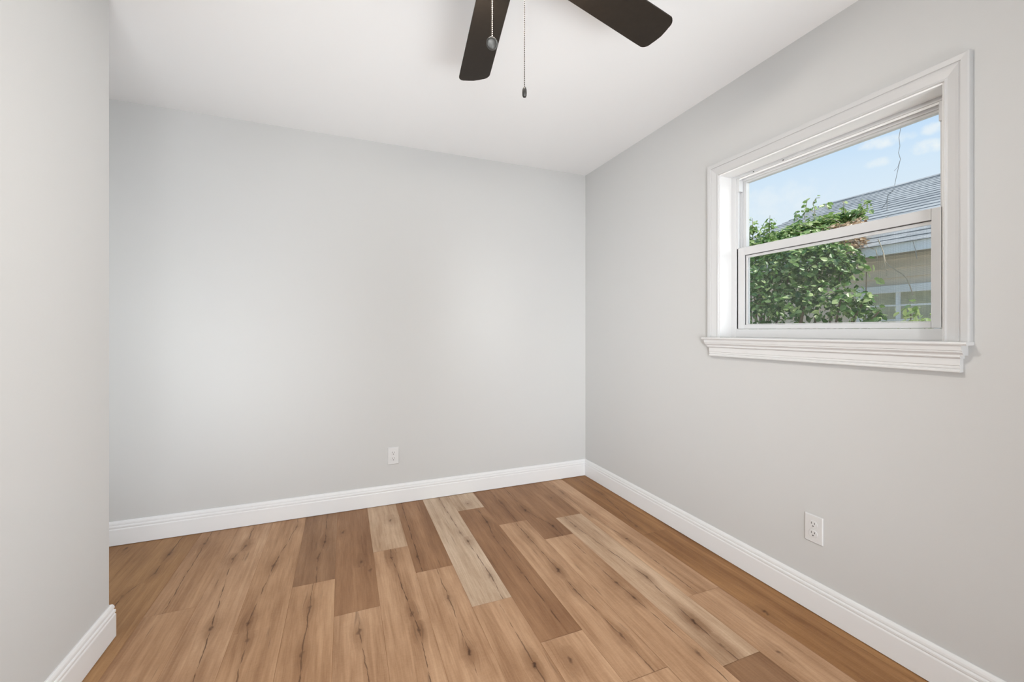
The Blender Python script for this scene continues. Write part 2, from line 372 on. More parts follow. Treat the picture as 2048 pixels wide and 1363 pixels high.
# per row of planks: board ends from the back wall towards the camera, tone of each board
ROWS = {-9: ([], 'B'), -8: ([1.5], 'BM'), -7: ([2.2], 'BA'), -6: ([1.2], 'BM'), -5: ([1.6], 'BB'), -4: ([1.1], 'BM'), -3: ([2.15, .9], 'MMP'),
        -2: ([1.05], 'PM'), -1: ([.8], 'MP'), 0: ([2.147, .93], 'GMP'), 1: ([1.864, .65], 'DPM'), 2: ([2.325, 1.1], 'LPM'),
        3: ([2.052, .84], 'DPM'), 4: ([1.709, .5], 'WPM'), 5: ([2.65, 1.418, .2], 'WDPM'), 6: ([2.37, 1.15], 'DPP'), 7: ([2.11, .89], 'DPM'),
        8: ([2.325, 1.079], 'DLG'), 9: ([1.42, .2], 'PPM'), 10: ([1.95, .73], 'AAD'), 11: ([1.2], 'AA')}
CRACKS = {(-4, 0), (-2, 0), (-1, 0), (0, 0), (0, 1), (2, 1), (3, 1), (4, 0), (4, 1), (5, 1), (6, 1), (7, 1), (8, 1), (9, 0), (10, 0), (3, 0), (7, 0), (1, 1), (-1, 1), (-3, 0), (6, 0)}

def build_floor():
    rnd = random.Random(4)
    me = bpy.data.meshes.new('floor'); verts = []; faces = []; tone = []; seed = []; knot = []; crack = []
    for k, (ends, tones) in ROWS.items():
        x0 = max(-.22 + .1815 * k, RX - T); x1 = min(-.22 + .1815 * (k + 1), WX + T)
        if k == 11: x1 = WX + T
        if k == -9: x0 = RX - T
        ys = [WY + T] + ends + [RY - T]
        for n in range(len(ys) - 1):
            ya, yb = ys[n], ys[n + 1]; sd = rnd.random() * 10 + k * 1.7 + n * 3.3
            kn = [q for q in KNOTS.get(k, []) if yb < q[1] < ya]
            if not kn or (kn[0][1] - yb) > .9:        # boards seen only at the frame's edge get knots at random
                kn = [(x0 + (x1 - x0) * rnd.uniform(.2, .8), yb + min(ya - yb, 1.2) * rnd.uniform(.2, .7), rnd.uniform(.5, 1))] + kn
            kn.sort(key=lambda q: -q[1])
            cut = [ya] + [(a[1] + c[1]) / 2 for a, c in zip(kn, kn[1:])] + [yb]
            for i, q in enumerate(kn):
                su = (kn[i - 1][0] - q[0]) / (kn[i - 1][1] - q[1]) if i > 0 else rnd.uniform(-.03, .03)
                sdn = (kn[i + 1][0] - q[0]) / (kn[i + 1][1] - q[1]) if i < len(kn) - 1 else rnd.uniform(-.03, .03)
                cs = rnd.uniform(.75, 1) if (k, n) in CRACKS else 0.0
                base = len(verts); g = .0006
                xa, xb = x0 + g, x1 - g; y1 = cut[i] - (g if i == 0 else 0); y0 = cut[i + 1] + (g if i == len(kn) - 1 else 0)
                verts += [(xa, y0, 0), (xb, y0, 0), (xb, y1, 0), (xa, y1, 0)]; faces.append((base, base + 1, base + 2, base + 3))
                tone.append(TONE[tones[n]]); seed.append(sd); knot.append(q); crack.append((su, sdn, cs))
    # the subfloor that shows as a hairline in the seams, and the slab's depth
    base = len(verts); xa, xb, ya, yb = RX - T, WX + T, RY - T, WY + T
    verts += [(x, y, z) for x in (xa, xb) for y in (ya, yb) for z in (-.12, -.0012)]
    for f in ((0, 1, 3, 2), (4, 6, 7, 5), (0, 4, 5, 1), (2, 3, 7, 6), (0, 2, 6, 4), (1, 5, 7, 3)):
        faces.append(tuple(base + i for i in f)); tone.append(srgb(150, 108, 70)); seed.append(0); knot.append((50, 50, 0)); crack.append((0, 0, 0))
    me.from_pydata(verts, [], faces)
    a = me.attributes.new('tone', 'FLOAT_COLOR', 'FACE')
    for i, c in enumerate(tone): a.data[i].color = c
    a = me.attributes.new('seed', 'FLOAT', 'FACE'); a.data.foreach_set('value', seed)
    for nme, dat in (('knot', knot), ('crack', crack)):
        a = me.attributes.new(nme, 'FLOAT_VECTOR', 'FACE'); a.data.foreach_set('vector', [v for q in dat for v in q])
    me.materials.append(M['floor'])
    o = bpy.data.objects.new('floor', me); COL.objects.link(o)
    return struct(o, 'oak look plank floor running towards the back wall')
build_floor()

struct(MB().box(RX - T, WX + .78, RY - T, WY + T, H, H + .14).build('ceiling', M['ceiling']), 'smooth white ceiling')  # slab runs out past the right wall as an added unseen sun-blocking eave
struct(MB().box(RX - T, WX + T, WY, WY + T, 0, H).build('wall_back', M['wall']), 'light grey back wall')
OY0, OY1, OZ0, OZ1 = .727, 1.628, 1.118, 1.998       # rough window opening in the right wall
OT = .165
w = MB()
w.box(WX, WX + OT, RY, WY, 0, OZ0); w.box(WX, WX + OT, RY, WY, OZ1, H)
w.box(WX, WX + OT, RY, OY0, OZ0, OZ1); w.box(WX, WX + OT, OY1, WY, OZ0, OZ1)
struct(w.build('wall_right', M['wall']), 'light grey right wall around the window')
struct(MB().box(LX - .115, LX, RY, LY, 0, H).build('wall_left', M['wall'], bevel=.003), 'light grey near wall at the left ending in an outside corner')
struct(MB().box(RX - T, RX, RY, WY, 0, H).build('wall_recess', M['wall']))
struct(MB().box(RX - T, WX + T, RY - T, RY, 0, H).build('wall_rear', M['wall']))

BASE = [(0, .003), (.0145, .003), (.0145, .087), (.0135, .090), (.0115, .0925), (.0115, .0945), (.0140, .097), (.0142, .104), (.0125, .1075),
        (.0095, .1095), (.0095, .1125), (.0115, .1145), (.0105, .122), (.0075, .129), (.004, .1315), (0, .1315)]
struct(molding(MB(), [(WX, WY), (RX, WY)], BASE).build('baseboard_back', M['baseboard']), 'white stepped baseboard along the back wall')
struct(molding(MB(), [(WX, RY), (WX, WY)], BASE).build('baseboard_right', M['baseboard']), 'white stepped baseboard under the window wall')
struct(molding(MB(), [(LX - .115, LY - .3), (LX - .115, LY), (LX, LY), (LX, RY)], BASE).build('baseboard_left', M['baseboard']), 'white stepped baseboard turning the near wall corner')

# ------------------------------------------------------------ window 1
def build_window():
    W = empty('window_1', (WX, 1.18, 1.14), 'white single hung window in the right wall', None, None, 'structure')
    inv = Matrix.Translation((-WX, -1.18, -1.14))
    def part(mb, name, m, parent=W, **k):
        o = mb.build(name, m, parent, **k)
        o.matrix_parent_inverse = Matrix.Identity(4)
        o.data.transform(inv)
        return o
    JL, JR, JT, ST = 1.616, .742, 1.983, 1.140       # jamb faces, head, top of stool
    # casing: stepped profile mitred round three sides
    ci_l, ci_r, ci_t = 1.622, .737, 1.989
    prof = [(0, 0), (0, .010), (.002, .0125), (.005, .0125), (.007, .0105), (.010, .0105), (.030, .0150), (.038, .0175), (.0395, .0155), (.042, .0155),
            (.0435, .0190), (.060, .0205), (.0635, .0190), (.0650, .0150), (.0650, 0)]
    rings = [[], [], [], []]
    for u, h in prof:
        x = WX - h
        rings[0].append((x, ci_l + u, ST)); rings[1].append((x, ci_l + u, ci_t + u)); rings[2].append((x, ci_r - u, ci_t + u)); rings[3].append((x, ci_r - u, ST))
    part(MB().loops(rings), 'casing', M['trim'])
    # jamb boards
    JX = WX + .078
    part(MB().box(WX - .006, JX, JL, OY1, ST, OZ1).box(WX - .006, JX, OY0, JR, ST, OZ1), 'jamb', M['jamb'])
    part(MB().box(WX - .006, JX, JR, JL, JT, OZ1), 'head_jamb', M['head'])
    # stool with a thin rounded nose
    sl, sr = 1.697, .669
    nose = [(WX + .08, ST - .011), (WX - .047, ST - .011), (WX - .050, ST - .008), (WX - .051, ST - .005), (WX - .050, ST - .002), (WX - .047, ST), (WX + .08, ST)]
    def along(profile, y0, y1, inset=0):
        return [[(x, y0, z) for x, z in profile], [(x, y1, z) for x, z in profile]]
    mb = MB()
    front = [p for p in nose if p[0] <= WX]
    mb.loops(along([(WX - .0005, ST - .011)] + front + [(WX - .0005, ST)], sr, sl))
    mb.box(WX - .001, WX + .08, OY0 + .003, OY1 - .003, ST - .011, ST)
    part(mb, 'stool', M['trim_paint_sill_lit'])
    # apron moulding: stacked crown, cove, bead and flat board
    q = lambda lst: [(WX - p, ST - .011 - z) for p, z in lst]
    crown = q([(0, 0), (.043, 0), (.042, .004), (.040, .0165), (.037, .0175), (.0375, .0225), (.035, .0235), (.029, .0300), (.0285, .0325), (0, .0325)])
    bead = q([(0, .0325), (.029, .0325), (.030, .0345), (.030, .0375), (.028, .0395), (.0225, .0425), (0, .0425)])
    board = q([(0, .0425), (.0215, .0425), (.0215, .0640), (.0195, .0660), (.0195, .0675), (.0205, .069), (.0205, .0735), (.0185, .0755), (.0185, .077),
               (.0215, .079), (.0225, .083), (.0215, .0865), (0, .0865)])
    mb = MB()
    mb.loops(along(crown, sr + .014, sl - .010)); mb.loops(along(bead, sr + .022, sl - .020)); mb.loops(along(board, sr + .025, sl - .026))
    part(mb, 'apron', M['trim_paint_sill_lit'])
    # vinyl frame ring
    FX0, FX1 = WX + .078, WX + .160
    fl, fr, ft, fb = 1.589, .770, 1.958, 1.184
    f = MB()
    f.box(FX0, FX1, fl, OY1 - .001, ST - .002, OZ1 - .001); f.box(FX0, FX1, OY0 + .001, fr, ST - .002, OZ1 - .001)
    f.box(FX0, FX1, fr, fl, ft + .010, OZ1 - .001)
    f.box(FX0 + .002, FX1, fr, fl, ST - .002, fb - .0015)
    f.box(FX0, FX0 + .0025, fr, fl, ST + .002, fb - .0025)
    part(f, 'frame', M['vinyl'], bevel=.0015)
    # head track lips, seen from below
    g = MB()
    g.box(FX0 + .006, FX0 + .010, fr, fl, ft + .002, ft + .011); g.box(FX0 + .032, FX0 + .038, fr, fl, ft - .002, ft + .011)
    part(g, 'head_track', M['head'])  # lightened head white in place of vinyl, standing in for light from below
    g = MB()
    for yy in (1.488, 1.335):
        g.box(FX0 - .0012, FX0 + .001, yy - .003, yy + .003, ft + .0125, ft + .0165)
    part(g, 'head_screw', M['gasket'])
    # side tracks beside the upper sash
    g = MB()
    for a, s in ((fl, -1), (fr, 1)):
        for x0, x1, d in ((.004, .007, .010), (.030, .034, .012), (.036, .040, .016)):
            y0, y1 = sorted((a, a + s * d)); g.box(FX0 + x0, FX0 + x1, y0, y1, fb, ft + .010)
    part(g, 'side_track', M['vinyl'])
    for a, s in ((fl, -1), (fr, 1)):
        y0, y1 = sorted((a, a + s * .017))
        part(MB().box(FX0 + .003, FX0 + .030, y0, y1, ft - .058, ft + .010), 'track_stop', M['vinyl'], bevel=.001)
    # upper sash: slim ring with its pane
    ux0, ux1 = FX0 + .040, FX0 + .064
    s = MB()
    yl, yr = fl - .004, fr + .004
    s.box(ux0, ux1, yl - .024, yl, 1.575, ft + .008); s.box(ux0, ux1, yr, yr + .024, 1.575, ft + .008)
    s.box(ux0, ux1, yr + .024, yl - .024, ft - .012, ft + .008); s.box(ux0, ux1, yr + .024, yl - .024, 1.575, 1.600)
    us = part(s, 'upper_sash', M['vinyl'], bevel=.0015)
    part(MB().box(ux0 + .010, ux0 + .014, yr + .022, yl - .022, 1.598, ft - .010), 'glass_pane', M['glass'], us)
    # lower sash
    lx0, lx1 = FX0 + .004, FX0 + .030
    yl, yr = fl - .0015, fr + .0015
    zb, zt = fb, 1.604
    gl, gr, gb, gt = 1.543, .8075, 1.2055, 1.5635
    s = MB()
    s.box(lx0, lx1, gl, yl, zb, zt); s.box(lx0, lx1, yr, gr, zb, zt); s.box(lx0, lx1, gr, gl, zb, gb); s.box(lx0, lx1, gr, gl, gt, zt)
    ls = part(s, 'lower_sash', M['vinyl'], bevel=.002)
    bead = MB(); b0, b1 = lx0 + .009, lx0 + .014; e = .0125
    bead.box(b0, b1, gl - e, gl - .001, gb + .001, gt - .001); bead.box(b0, b1, gr + .001, gr + .004, gb + .001, gt - .001)
    bead.box(b0, b1, gr + .004, gl - e, gb + .001, gb + .004); bead.box(b0, b1, gr + .004, gl - e, gt - e - .002, gt - .0015)
    part(bead, 'glazing_bead', M['vinyl'], ls)
    gk = MB(); gk.box(lx0 + .006, lx0 + .009, gr, gl, gt - .0022, gt + .0005).box(lx0 + .006, lx0 + .009, gl - .0022, gl + .0005, gb, gt)
    part(gk, 'gasket', M['gasket'], ls)
    part(MB().box(lx0 + .014, lx0 + .018, gr, gl, gb - .004, gt + .004), 'glass_pane', M['glass'], ls)
    # outside insect screen over the lower half
    sc = MB(); sx = FX1 - .012
    sc.box(sx, sx + .008, fl - .020, fl, fb, 1.60); sc.box(sx, sx + .008, fr, fr + .020, fb, 1.60)
    sc.box(sx, sx + .008, fr + .02, fl - .02, fb, fb + .012); sc.box(sx, sx + .008, fr + .02, fl - .02, 1.588, 1.60)
    sf = part(sc, 'screen_frame', M['vinyl'])
    part(MB().box(sx + .003, sx + .0035, fr + .018, fl - .018, fb + .010, 1.59), 'screen_mesh', M['screen'], sf)
build_window()

# ------------------------------------------------------------ outlets
def build_outlet(loc, rz, label):
    t = empty('wall_outlet', loc, label, 'outlet', None, None, rz)
    # local frame: plate lies in XZ, faces -Y
    w, h = .0365, .0575
    mb = MB(); r = []
    for s, d in ((1.0, 0), (1.0, -.003), (.93, -.0062)):
        iw, ih = w - (1 - s) * .036, h - (1 - s) * .036
        r.append([(-iw, d, -ih), (iw, d, -ih), (iw, d, ih), (-iw, d, ih)])
    mb.loops(r); mb.build('cover_plate', M['plate'], t, bevel=.001)
    for cz in (.0195, -.0195):
        ring = []
        for k in range(36):
            a = 2 * math.pi * k / 36; x = .0172 * math.cos(a); z = max(-.0142, min(.0142, .0172 * math.sin(a)))
            ring.append((x, z))
        mb = MB(); mb.loops([[(x, -.006, cz + z) for x, z in ring], [(x, -.0078, cz + z) for x, z in ring], [(x * .95, -.0084, cz + z * .95) for x, z in ring]])
        f = mb.build('receptacle', M['plate'], t)
        for x0, hh in ((-.0064, .0042), (.0064, .0034)):
            MB().box(x0 - .0011, x0 + .0011, -.0087, -.008, cz + .0025 - hh + .002, cz + .0025 + hh + .002).build('blade_slot', M['slot'], f)
        g = [(.0027 * math.cos(math.pi * k / 8), -.0027 * math.sin(math.pi * k / 8)) for k in range(9)]
        g = [(.0027, .0018)] + g + [(-.0027, .0018)]
        MB().loops([[(x, -.008, cz - .0070 + z) for x, z in g], [(x, -.0087, cz - .0070 + z) for x, z in g]]).build('ground_hole', M['slot'], f)
    mb = MB(); rg = [(.0030 * math.cos(2 * math.pi * k / 16), .0030 * math.sin(2 * math.pi * k / 16)) for k in range(16)]
    mb.loops([[(x, -.006, z) for x, z in rg], [(x, -.0072, z) for x, z in rg]]); mb.build('screw', M['plate'], t)
    return t
build_outlet((.311, WY, .3265), 0, 'white duplex outlet low on the back wall above the baseboard')
build_outlet((WX, 1.1475, .3462), -math.pi / 2, 'white duplex outlet on the right wall below the window')

# ------------------------------------------------------------ ceiling fan
def build_fan():
    FX, FY = .3957, 1.004
    t = empty('ceiling_fan', (FX, FY, H), 'dark brown ceiling fan with two bead pull chains at the top of the room', 'ceiling fan')
    BZ = 2.195 - H                         # blade height below the ceiling
    MB().lathe([(.001, 0), (.075, 0), (.078, -.02), (.060, -.055), (.020, -.062), (.001, -.062)]).build('canopy', M['bronze'], t, smooth=True)
    MB().lathe([(.001, -.05), (.014, -.05), (.014, -.09), (.001, -.09)], seg=20).build('downrod', M['bronze'], t, smooth=True)
    MB().lathe([(.001, -.080), (.06, -.080), (.105, -.100), (.115, -.130), (.115, -.190), (.095, -.215), (.07, -.222), (.001, -.222)]).build('motor_housing', M['bronze'], t, smooth=True)
    MB().lathe([(.001, -.2225), (.065, -.2225), (.065, -.248), (.165, -.256), (.172, -.260), (.172, -.2635), (.001, -.263)]).build('light_shield', M['bronze'], t, smooth=True)  # unseen pan, widened to keep the bowl's light off the ceiling
    gm = bpy.data.materials.new('lit_frosted_glass'); gm.use_nodes = True
    p = gm.node_tree.nodes['Principled BSDF']; p.inputs['Base Color'].default_value = (.9, .85, .75, 1); p.inputs['Roughness'].default_value = .4
    p.inputs['Emission Color'].default_value = (1, .93, .84, 1); p.inputs['Emission Strength'].default_value = 111.0
    MB().lathe([(.001, -.2635), (.108, -.2635), (.118, -.274), (.120, -.288), (.108, -.308), (.078, -.326), (.040, -.336), (.001, -.338)]).build('glass_bowl', gm, t, smooth=True)
    cz, sz = math.cos(YAW), math.sin(YAW)
    for n, ang in enumerate((103.5, 34.8, 176, 247, 319)):
        a = math.radians(ang); c, s = math.cos(a), math.sin(a)
        # angle measured from the picture's right, turned into the room
        d = Vector((c * cz + s * sz, -c * sz + s * cz, 0)); nrm = Vector((-d.y, d.x, 0))
        pitch = math.radians(12); R = .638; r0 = .165
        out = []
        def hw(u): return .054 + .0095 * min(1, max(0, (u - r0) / (R - r0 - .05)))
        st = [r0 + (R - .030 - r0) * i / 10 for i in range(11)]
        up = [(u, hw(u)) for u in st]; rc = .028; e = hw(R)
        for k in range(1, 8):
            q = math.pi / 2 * k / 7
            up.append((R - .006 - rc + rc * math.sin(q), e - rc + rc * math.cos(q)))
        up += [(R - .003, e * .35), (R, 0)]
        outline = up + [(u, -v) for u, v in up[-2::-1]]
        def pt(u, v, th):
            return Vector((0, 0, BZ)) + d * u + nrm * (v * math.cos(pitch)) + Vector((0, 0, -v * math.sin(pitch) + th))
        mb = MB(); mb.loops([[pt(u, v, -.003) for u, v in outline], [pt(u, v, .003) for u, v in outline]])
        b = mb.build('blade', M['blade'], t, bevel=.0012)
        arm = MB()
        prof = [(.10, .016), (.15, .014), (.175, .034), (.235, .036), (.25, .016), (.255, 0)]
        ol = prof + [(u, -v) for u, v in prof[-2::-1]]
        lift = lambda u: .016 if u < .12 else .0045
        arm.loops([[pt(u, v, lift(u)) for u, v in ol], [pt(u, v, lift(u) + .005) for u, v in ol]])
        arm.build('blade_arm', M['bronze'], b)
    def chain(img, depth, z_end, kind):
        x = (img - 1024) / 834 * depth
        px, py = x * cz + depth * sz - FX, -x * sz + depth * cz - FY
        top = -.262; end = z_end - H
        o = MB()
        n = int((top - end) / .0046)
        for k in range(n):
            zz = top - k * (top - end) / n
            q = 1.35 if kind == 'disc' else .9
            o.lathe([(.0002, .0017 * q), (.0012 * q, .0012 * q), (.0017 * q, 0), (.0012 * q, -.0012 * q), (.0002, -.0017 * q)], (px, py, zz), 8)
        o.tube([(px, py, top), (px, py, end)], .00045, 5)
        co = o.build('pull_chain', M['chain' if kind == 'disc' else 'chain_dark'], t, smooth=True)
        if kind == 'disc':
            # round medallion hanging edge-turned
            mb = MB(); ax = Vector((-.25, -.85, -.52)).normalized(); u = ax.orthogonal().normalized(); v = ax.cross(u)
            c0 = Vector((px, py, end - .013))
            rings = []
            for r, h in ((.010, -.0032), (.0125, -.0022), (.0128, 0), (.0125, .0022), (.010, .0032), (.008, .0022)):
                rings.append([c0 + ax * h + (u * math.cos(2 * math.pi * k / 28) + v * math.sin(2 * math.pi * k / 28) * 1.08) * r for k in range(28)])
            mb.loops(rings); mb.build('chain_fob', M['fob'], co, smooth=True)
        else:
            MB().lathe([(.001, .002), (.0035, .001), (.0052, -.004), (.0056, -.012), (.0052, -.019), (.0040, -.022), (.001, -.0225)], (px, py, end), 20).build('chain_fob', M['fob'], co, smooth=True)
    chain(984, .965, 1.175 + (661 - 76) / 834 * .965, 'disc')
    chain(1049, 1.02, 1.175 + (661 - 176) / 834 * 1.02, 'bell')
build_fan()

# ------------------------------------------------------------ outside
struct(MB().box(WX + OT + .001, 30, -14, 26, -.75, -.55).build('ground', M['ground']), 'pale ground between the two houses')

def build_house():
    EX, EZ = 5.0, 1.932            # eave line
    t = empty('neighboring_house', (5.4, 2.0, -.55), 'beige clapboard house with grey shingle roof seen through the window', 'house')
    def loc(o): o.location = (-5.4, -2.0, .55); return o
    Y0, Y1 = -1.0, 5.45
    # lap siding as a stepped section swept along the wall
    SX = 5.24; prof = [(SX + .3, -.55)]; z = -.55; ex = .0945; n = 0
    while z < 1.98:
        z1 = min(z + ex, 1.98); prof += [(SX - .030, z), (SX - .001, z1)]; z = z1
    prof += [(SX + .3, 1.98)]
    # window cut: sweep three runs around the opening
    wy0, wy1, wz0, wz1 = 1.30, 2.765, .70, 1.575
    def run(y0, y1, za, zb):
        p = [(SX + .3, za)]; zz = -.55; pts = []
        while zz < 1.985:
            a, b = zz, zz + ex
            lo, hi = max(a, za), min(b, zb)
            if hi > lo:
                f = lambda q: SX - .030 + .025 * (q - a) / ex
                pts += [(f(lo), lo), (f(hi), hi)]
            zz = b
        p += pts + [(SX + .3, zb)]
        return [[(x, y0, q) for x, q in p], [(x, y1, q) for x, q in p]]
    mb = MB(); mb.loops(run(Y0, wy0, -.55, 1.98)); mb.loops(run(wy1, Y1, -.55, 1.98)); mb.loops(run(wy0, wy1, -.55, wz0)); mb.loops(run(wy0, wy1, wz1, 1.98))
    loc(mb.build('siding', M['siding'], t))
    # window in the siding
    fr = MB(); x0, x1 = SX - .045, SX + .03
    for a in ((wy1 - .01, wy1 + .06, wz0 - .07, wz1 + .065), (wy0 - .06, wy0 + .01, wz0 - .07, wz1 + .065)): fr.box(x0, x1, *a)
    fr.box(x0, x1, wy0, wy1, wz1 - .01, wz1 + .065); fr.box(x0 - .03, x1, wy0 - .08, wy1 + .08, wz0 - .07, wz0 + .01)
    wf = loc(fr.build('window_frame', M['ext_trim'], t, bevel=.004))
    mu = MB()
    for yy in (2.468, 2.17, 1.88, 1.59): mu.box(SX - .02, SX + .005, yy - .016, yy + .016, wz0, wz1)
    for zz in (1.433, 1.285, 1.14, .99, .84): mu.box(SX - .030, SX + .004, wy0, wy1, zz - .008, zz + .008)
    mu.build('muntin', M['ext_trim'], wf)
    MB().box(SX + .006, SX + .010, wy0, wy1, wz0, wz1).build('pane', M['far_glass'], wf)
    cu = MB(); n = 90
    cu.loops([[(SX + .06 + .004 * math.sin(i * 1.1), wy0 + (wy1 - wy0) * i / n, zz) for i in range(n + 1)] for zz in (wz0, wz1)], close_ring=False)
    cu.build('curtain', M['curtain'], wf)
    MB().box(SX + .2, SX + .22, wy0 - .1, wy1 + .1, wz0 - .1, wz1 + .1).build('window_back', M['soffit'], wf)
    # fascia, soffit, frieze
    loc(MB().box(EX - .005, EX + .02, Y0 - .2, Y1 + .25, EZ, EZ + .098).build('fascia', M['gutter'], t, bevel=.004))
    loc(MB().box(EX + .021, SX + .2, Y0, Y1, EZ + .012, EZ + .03).build('soffit', M['soffit'], t))
    # shingle courses
    RX_, sl = 9.4, .407; prof = []; x = EX - .03; zt = EZ + .098; ex = .20
    top = []
    while x < RX_ - .01:
        x1 = min(x + ex, RX_); zA = zt + (x - EX) * sl; zB = zt + (x1 - EX) * sl
        top += [(x, zA + .011), (x1, zB + .001)]; x = x1
    zr = zt + (RX_ - EX) * sl
    prof = [(EX - .03, zt - .004)] + top + [(RX_ + 4.4, zt), (RX_, zr - .2), (EX + .3, zt - .004)]
    mb = MB(); mb.loops([[(a, Y0 - .3, b) for a, b in prof], [(a, Y1 + .3, b) for a, b in prof]])
    loc(mb.build('roof', M['roof'], t))
    rc = MB(); rc.loops([[(RX_ + dx, y, zr + dz) for dx, dz in ((-.14, -.055), (-.14, -.03), (0, .03), (.14, -.03), (.14, -.055))] for y in (Y0 - .3, Y1 + .3)])
    loc(rc.build('ridge_cap', M['roof'], t))
    loc(MB().box(SX + .31, RX_ + 3.9, Y0 + .05, Y1 - .05, -.55, 1.9).build('house_body', M['siding'], t))
build_house()

def roof_z(x): return 1.932 + .098 + (x - 5.0) * .407

def leaves(pts, size, rnd, up=.5, curl=.25, hue=(0, 1)):
    """pts: (position, outward) -> one folded six sided leaf each"""
    verts = []; faces = []; hues = []
    for p, outw in pts:
        s = size * rnd.uniform(.6, 1.25)
        n = (Vector((rnd.uniform(-1, 1), rnd.uniform(-1, 1), rnd.uniform(-.4, 1) + up)) + outw * .9)
        n = n.normalized() if n.length > .01 else Vector((0, 0, 1))
        a = n.cross(Vector((rnd.uniform(-1, 1), rnd.uniform(-1, 1), rnd.uniform(-1, 1)))).normalized(); b = n.cross(a)
        k = s * .36; L = len(verts)
        P = Vector(p)
        verts += [P, P + a * s * .35 + b * k + n * curl * s * .3, P + a * s * .75 + b * k * .7 + n * curl * s * .22, P + a * s - n * curl * s * .15,
                  P + a * s * .75 - b * k * .7 + n * curl * s * .22, P + a * s * .35 - b * k + n * curl * s * .3]
        h = min(1, max(0, rnd.gauss((hue[0] + hue[1]) / 2, (hue[1] - hue[0]) / 4)))
        faces += [(L, L + 1, L + 2, L + 3), (L, L + 3, L + 4, L + 5)]; hues += [h, h]
    return verts, faces, hues
def leaf_obj(name, data, m, parent):
    v, f, h = data
    me = bpy.data.meshes.new(name); me.from_pydata([tuple(q) for q in v], [], f)
    a = me.attributes.new('hue', 'FLOAT', 'FACE'); a.data.foreach_set('value', h)
    me.materials.append(m); o = bpy.data.objects.new(name, me); COL.objects.link(o); o.parent = parent
    return o
def blob_pts(rnd, blobs, n, thick=.35):
    out = []
    tot = sum(b[3] * b[4] + b[4] * b[5] + b[3] * b[5] for b in blobs)
    for b in blobs:
        k = int(n * (b[3] * b[4] + b[4] * b[5] + b[3] * b[5]) / tot)
        for _ in range(k):
            d = Vector((rnd.gauss(0, 1), rnd.gauss(0, 1), rnd.gauss(0, 1))).normalized()
            r = 1 - thick * rnd.random() ** 1.5
            out.append((Vector((b[0] + d.x * b[3] * r, b[1] + d.y * b[4] * r, b[2] + d.z * b[5] * r)), d))
    return out

def wander(rnd, p, d, n, step, jit, grav=0):
    pts = [Vector(p)]; d = Vector(d).normalized()
    for _ in range(n):
        d = (d + Vector((rnd.uniform(-1, 1), rnd.uniform(-1, 1), rnd.uniform(-1, 1))) * jit + Vector((0, 0, grav))).normalized()
        pts.append(pts[-1] + d * step)
    return pts

